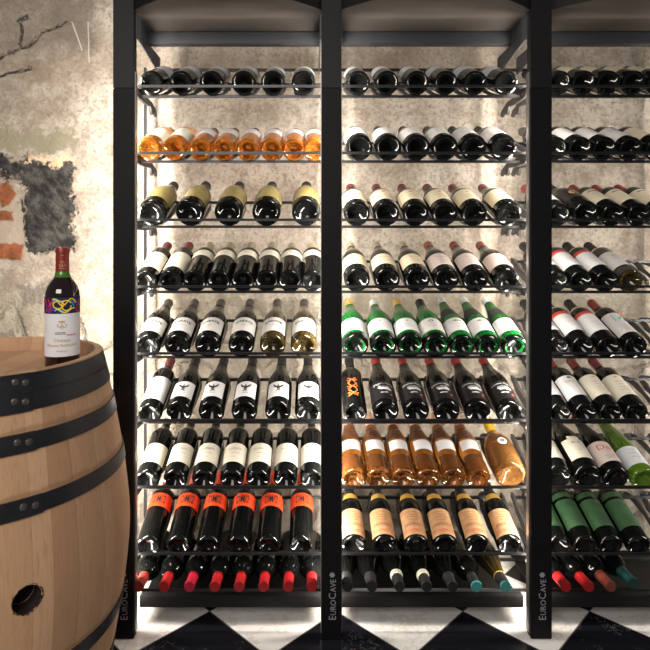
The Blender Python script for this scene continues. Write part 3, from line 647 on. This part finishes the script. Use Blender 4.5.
# bottom row: bottles lying neck first
N1 = [('n_dred', 138.6), ('n_red', 164), ('n_crimson', 189.4), ('n_red', 214.8), ('n_red', 239), ('n_red', 263.5), ('n_red', 288.2), ('n_red', 311.8)]
N2 = [('n_black', 347.5), ('n_black', 372), ('n_band', 399.6), ('n_band', 427), ('n_black', 452.7), ('n_teal', 476.8), ('n_green', 505.8)]
N3 = [('n_red', 566), ('n_red', 588.9), ('n_rust', 611), ('n_darkteal', 633.5)]
for bi, N in enumerate((N1, N2, N3)):
    for n, (kn, px) in enumerate(N):
        o = get(kn); L = {'flute': .312, 'burgundy': .292}.get(KINDS[kn]['p'], .296)
        tipY = 1.680+(.018 if kn == 'n_darkteal' else 0); ang = math.radians(3)
        zt = .1515
        o.location = ((px-309)*tipY/567, tipY+L*math.cos(ang), zt-L*math.sin(ang)); o.rotation_euler = (PI/2-ang, 0, 0)
        o['label'] = '%s, %s from left, bottom row, %s bay' % (KINDS[kn]['look'], ORD[n], BAYN[bi])
        o['category'] = 'wine bottle'; o['group'] = 'bottles lying neck first in the bottom row of the %s bay' % BAYN[bi]
# ------------------------------------------------------------------ the barrel
CX, CY, MZ, HH = -.807, 1.395, .4497, .4497
def br(z): return .350-.073*(abs(z-MZ)/HH)**1.57
barrel = empty('wine_barrel', (CX, CY, 0), 0, 'oak wine barrel with black iron hoops and open bung hole beside the rack', 'barrel')
def wood(name, mode):
    t = NT(name); X, Y, Z = t.sep(t.obj())
    if mode == 'stave':
        a = t.math('MULTIPLY', t.math('ARCTAN2', X, Y), 37/(2*PI))
        a = t.math('ADD', a, t.math('MULTIPLY', t.math('SINE', t.math('MULTIPLY', t.math('ARCTAN2', X, Y), 11)), .22))
        idx = t.math('FLOOR', a); fr = t.math('FRACT', a)
        gv = t.comb(t.math('MULTIPLY', X, 60), t.math('MULTIPLY', Y, 60), t.math('MULTIPLY', Z, 4))
        coordz = Z
    else:
        a = t.math('MULTIPLY', X, 13); idx = t.math('FLOOR', a); fr = t.math('FRACT', a)
        gv = t.comb(t.math('MULTIPLY', X, 60), t.math('MULTIPLY', Y, 4), Z)
    wn = t.n('ShaderNodeTexWhiteNoise', noise_dimensions='1D'); t.set(wn.inputs[1], idx)
    rnd = wn.outputs[0]
    base = t.ramp(rnd, [(0, (.44, .25, .14)), (.5, (.55, .33, .19)), (1, (.64, .40, .245))])
    gr = t.noise(t.comb(*[o for o in t.sep(gv)[:2]], t.math('ADD', t.sep(gv)[2], t.math('MULTIPLY', rnd, 20))), 3, 6, .65)
    c = t.mix(t.math('MULTIPLY', t.step(gr, .45, .7), .35), base, (.30, .165, .08))
    sp = t.noise(t.obj(), 38, 5, .75)
    c = t.mix(t.math('MULTIPLY', t.step(sp, .66, .78), .5), c, (.14, .075, .04))
    if mode == 'stave':
        seam = t.math('SUBTRACT', 1, t.step(t.math('MINIMUM', fr, t.math('SUBTRACT', 1, fr)), .0, .03))
        c = t.mix(t.math('MULTIPLY', seam, .35), c, (.20, .11, .055))
        # damp stains just above the hoops
        st = None
        for zt in (.647, .773, .286):
            d = t.math('SUBTRACT', Z, t.math('ADD', zt, t.math('MULTIPLY', t.noise(t.obj(), 22, 4), .022)))
            m_ = t.math('MULTIPLY', t.step(d, .004, -.004), t.step(d, -.05, -.01))
            st = m_ if st is None else t.math('MAXIMUM', st, m_)
        c = t.mix(t.math('MULTIPLY', st, .45), c, (.22, .11, .05))
    t.bump(gr, .25, .002)
    t.b.inputs['Specular IOR Level'].default_value = .3
    return t.P(Base_Color=c, Roughness=.58)
WB, WH = wood('oak_staves', 'stave'), wood('oak_head', 'head')
TOPZ = .893
zs = [0]+[TOPZ*i/40 for i in range(1, 41)]
prof = [(br(z), z) for z in zs]
top = .899
prof = [(0, .035), (.245, .035), (.245, 0)]+prof+[(.2745, TOPZ+.0015), (.262, TOPZ+.001), (.2515, top-.022), (.249, top-.05), (0, top-.05)]
body = finish(lathe(prof, 96), 'barrel_body', True, 40)
bo = link('barrel_staves', body, WB, barrel)
def ang_px(px, R):
    a = (px-309)/567; A = a*a+1; Bq = -2*(a*CX+CY); C = CX*CX+CY*CY-R*R
    z = (-Bq-math.sqrt(Bq*Bq-4*A*C))/(2*A); return math.atan2(a*z-CX, -(z-CY))
ba = ang_px(27.5, .350)
dirv = Vector((math.sin(ba), -math.cos(ba), 0))
# bored bung hole
bm = bmesh.new()
bmesh.ops.create_cone(bm, cap_ends=True, segments=32, radius1=.0265, radius2=.030, depth=.10)
cm_ = bpy.data.meshes.new('c'); 
rot = dirv.to_track_quat('Z', 'Y').to_matrix().to_4x4()
bmesh.ops.transform(bm, matrix=Matrix.Translation(Vector((0, 0, MZ))+dirv*.345) @ rot, verts=bm.verts)
bm.to_mesh(cm_); bm.free()
cut = bpy.data.objects.new('cut', cm_); COL.objects.link(cut); cut.location = (CX, CY, 0)
md = bo.modifiers.new('bore', 'BOOLEAN'); md.object = cut; md.operation = 'DIFFERENCE'; md.solver = 'EXACT'
dg = bpy.context.evaluated_depsgraph_get(); dg.update()
nm_ = bpy.data.meshes.new_from_object(bo.evaluated_get(dg)); bo.modifiers.clear(); bo.data = nm_
bpy.data.objects.remove(cut)
# burnt lining of the hole
bm = lathe([(.0268, -.045), (.0272, .0), (.0284, .0048), (.0296, .0062), (.0290, .004), (.0280, -.002), (.0272, -.040), (0, -.040)], 40)
random.seed(3)
for v in bm.verts:
    rr = math.hypot(v.co.x, v.co.y)
    if rr > .0282: k = 1+.07*random.uniform(-1, 1); v.co.x *= k; v.co.y *= k
bmesh.ops.transform(bm, matrix=Matrix.Translation(Vector((0, 0, MZ))+dirv*.3435) @ rot, verts=bm.verts)
hl = link('bung_hole_rim', finish(bm, 'bung_hole_rim'), M['char'], barrel); hl['label'] = 'charred dark lining of the bung hole'
# head boards
bm = lathe([(0, top-.049), (.2485, top-.049), (.2485, top-.041), (0, top-.041)], 64)
link('barrel_head', finish(bm, 'barrel_head'), WH, barrel)
bm = lathe([(0, .034), (.2445, .034), (.2445, .02), (0, .02)], 64)
link('barrel_head', finish(bm, 'barrel_head'), WH, barrel)
def hoop_material():
    t = NT('black_iron_hoop'); n1 = t.noise(t.obj(), 25, 5, .7)
    c = t.mix(n1, (.006, .006, .009), (.018, .018, .022))
    sp = t.noise(t.obj(), 120, 3, .6); c = t.mix(t.math('MULTIPLY', t.step(sp, .68, .74), .6), c, (.16, .16, .17))
    t.bump(n1, .3, .002)
    return t.P(Base_Color=c, Roughness=t.math('MULTIPLY_ADD', n1, .25, .28), Metallic=.1)
HM = hoop_material()
def hoop(z0, z1, pxend, span, two=False):
    bands = [(z0, z1)] if not two else [(z0, (z0+z1)/2), ((z0+z1)/2+.0012, z1)]
    h = None
    for a_, b_ in bands:
        L = [a_+(b_-a_)*i/4 for i in range(5)]
        pr = [(br(L[0])-.001, L[0])]+[(br(z)+.003, z) for z in L]+[(br(L[-1])-.001, L[-1])]
        h = link('hoop', finish(lathe(pr, 96), 'hoop', True, 30), HM, barrel)
        e = ang_px(pxend, br((a_+b_)/2))
        pr = [(br(L[0])-.001, L[0]-.0012)]+[(br(z)+.0052, z+(-.0012 if i == 0 else .0012 if i == 4 else 0)) for i, z in enumerate(L)]+[(br(L[-1])-.001, L[-1]+.0012)]
        link('hoop_overlap', finish(lathe(pr, 14, e-span, e), 'hoop_overlap', True, 30), HM, h)
        for d in (.045, .115):
            a = e-d; zc = (a_+b_)/2+(.004 if d > .1 else 0); R = br(zc)+.005
            bm = lathe([(.0078, -.001), (.0072, .0012), (.0045, .0028), (0, .0034)], 14)
            dv = Vector((math.sin(a), -math.cos(a), 0))
            bmesh.ops.transform(bm, matrix=Matrix.Translation(Vector((0, 0, zc))+dv*R) @ dv.to_track_quat('Z', 'Y').to_matrix().to_4x4(), verts=bm.verts)
            link('rivet', finish(bm, 'rivet'), M['rivet'], h)
hoop(.817, .8915, 31, .34, True)
hoop(.738, .773, 35, .34)
hoop(.613, .647, 42, .34)
for a_, b_ in ((.613, .647), (.738, .773), (.820, .890)): hoop(2*MZ-b_, 2*MZ-a_, 30, .34)
# ------------------------------------------------------------------ the standing bottle
sb = empty('wine_bottle', (-.600, 1.38, top-.041), 0, 'red wine bottle with colourful painted label standing upright on the barrel top', 'wine bottle')
sb.rotation_euler = (0, 0, .38)
link('bottle_body', finish(lathe(PROF['standing'], 56), 'bottle_body', True, 30), M['standing'], sb)
cp = link('capsule', sleeve('standing', .242, .295, .0009, cap=True, seg=36, name='capsule'), M['c_brick'], sb)
link('bottle_neck_glass', sleeve('standing', .228, .2418, .0005, seg=36, name='neck'), M['neckgreen'], sb)
lab = link('label', sleeve('standing', .041, .150, .0006, 1.42, name='label'), M['brightwhite'], sb)
art = link('art_label', sleeve('standing', .143, .182, .0009, 1.42, name='art_label'), M['art_navy'], sb)
art['label'] = 'dark blue label strip with colourful swirls'
R = .0395+.0013
def arc(cx, cy, r, a0, a1, k=20, ry=None): return [(cx+r*math.cos(a0+(a1-a0)*i/k), cy+(ry or r)*math.sin(a0+(a1-a0)*i/k)) for i in range(k+1)]
link('artwork', wrap(blob(0, .1625, .030, .0165), R, 0), M['art_blue'], art)
link('artwork', wrap(ribbon([wave(-.05, -.022, .137, .014, 1.2), [(.048, .152), (.040, .140), (.034, .126), (.046, .120)], [(-.044, .122), (-.030, .140), (-.034, .154)]], .0032), R+.0002, DZ), M['art_red'], art)
link('artwork', wrap(ribbon([wave(-.040, -.018, .128, .006, 1.5), wave(.026, .050, .145, .006, 1.0)], .0042), R+.0004, DZ), M['art_purple'], art)
link('artwork', wrap(ribbon([wave(-.016, .022, .126, .004, 1.3), wave(-.02, .004, .150, .003, 1)], .0034), R+.0005, DZ), M['art_cyan'], art)
link('artwork', wrap(ribbon([arc(-.008, .140, .012, 0, 2*PI, ry=.009), arc(.010, .138, .011, .4, 2*PI, ry=.012), wave(-.022, .034, .146, .008, 1.4, 1), wave(-.012, .030, .126, .005, 1, 2)], .0028), R+.0007, DZ), M['art_yellow'], art)
def cr(*a): return a
link('lettering', wrap(text_mesh('Chateau', .0115), R, .080), M['goldink'], lab)
link('lettering', wrap(text_mesh('Mouton Rothschild', .0105, squeeze=.9), R, .068), M['goldink'], lab)
link('lettering', wrap(text_mesh('PAUILLAC', .0055), R, .054), M['goldink'], lab)
link('lettering', wrap(text_mesh('Philippine de Rothschild', .0055, squeeze=1), R, .032+.001), M['goldink'], lab) if False else None
link('lettering', wrap(ribbon([[(-.016+.003*i, .077) for i in range(9)], [(-.016+.003*i, .0735) for i in range(9)]], .0016), R, .0215), M['greyink'], lab)
link('signature', wrap(ribbon([wave(.010, .034, .071, .0016, 5)], .0012), R, .021), M['redink'], lab)
link('crest', wrap(ribbon([arc(0, .096, .006, .3, PI-.3), arc(-.006, .091, .004, PI*.5, PI*2), arc(.006, .091, .004, -PI, PI*.5), [(-.007, .102), (0, .098), (.007, .102)], [(0, .086), (0, .100)]], .0016), R, .024), M['goldink'], lab)
link('lettering', wrap(text_mesh('2011', .0045), R, .108), M['goldink'], lab)
Rc = .0153+.0008
link('crest', wrap(ribbon([arc(0, .262, .005, .3, PI-.3), arc(-.004, .257, .003, PI*.5, PI*2), arc(.004, .257, .003, -PI, PI*.5), wave(-.007, .007, .2495, .001, 1), [(0, .254), (0, .266)]], .0013), Rc, 0), M['goldink'], cp)
link('lettering', wrap(text_mesh('1853', .004), Rc, .281), M['goldink'], cp)
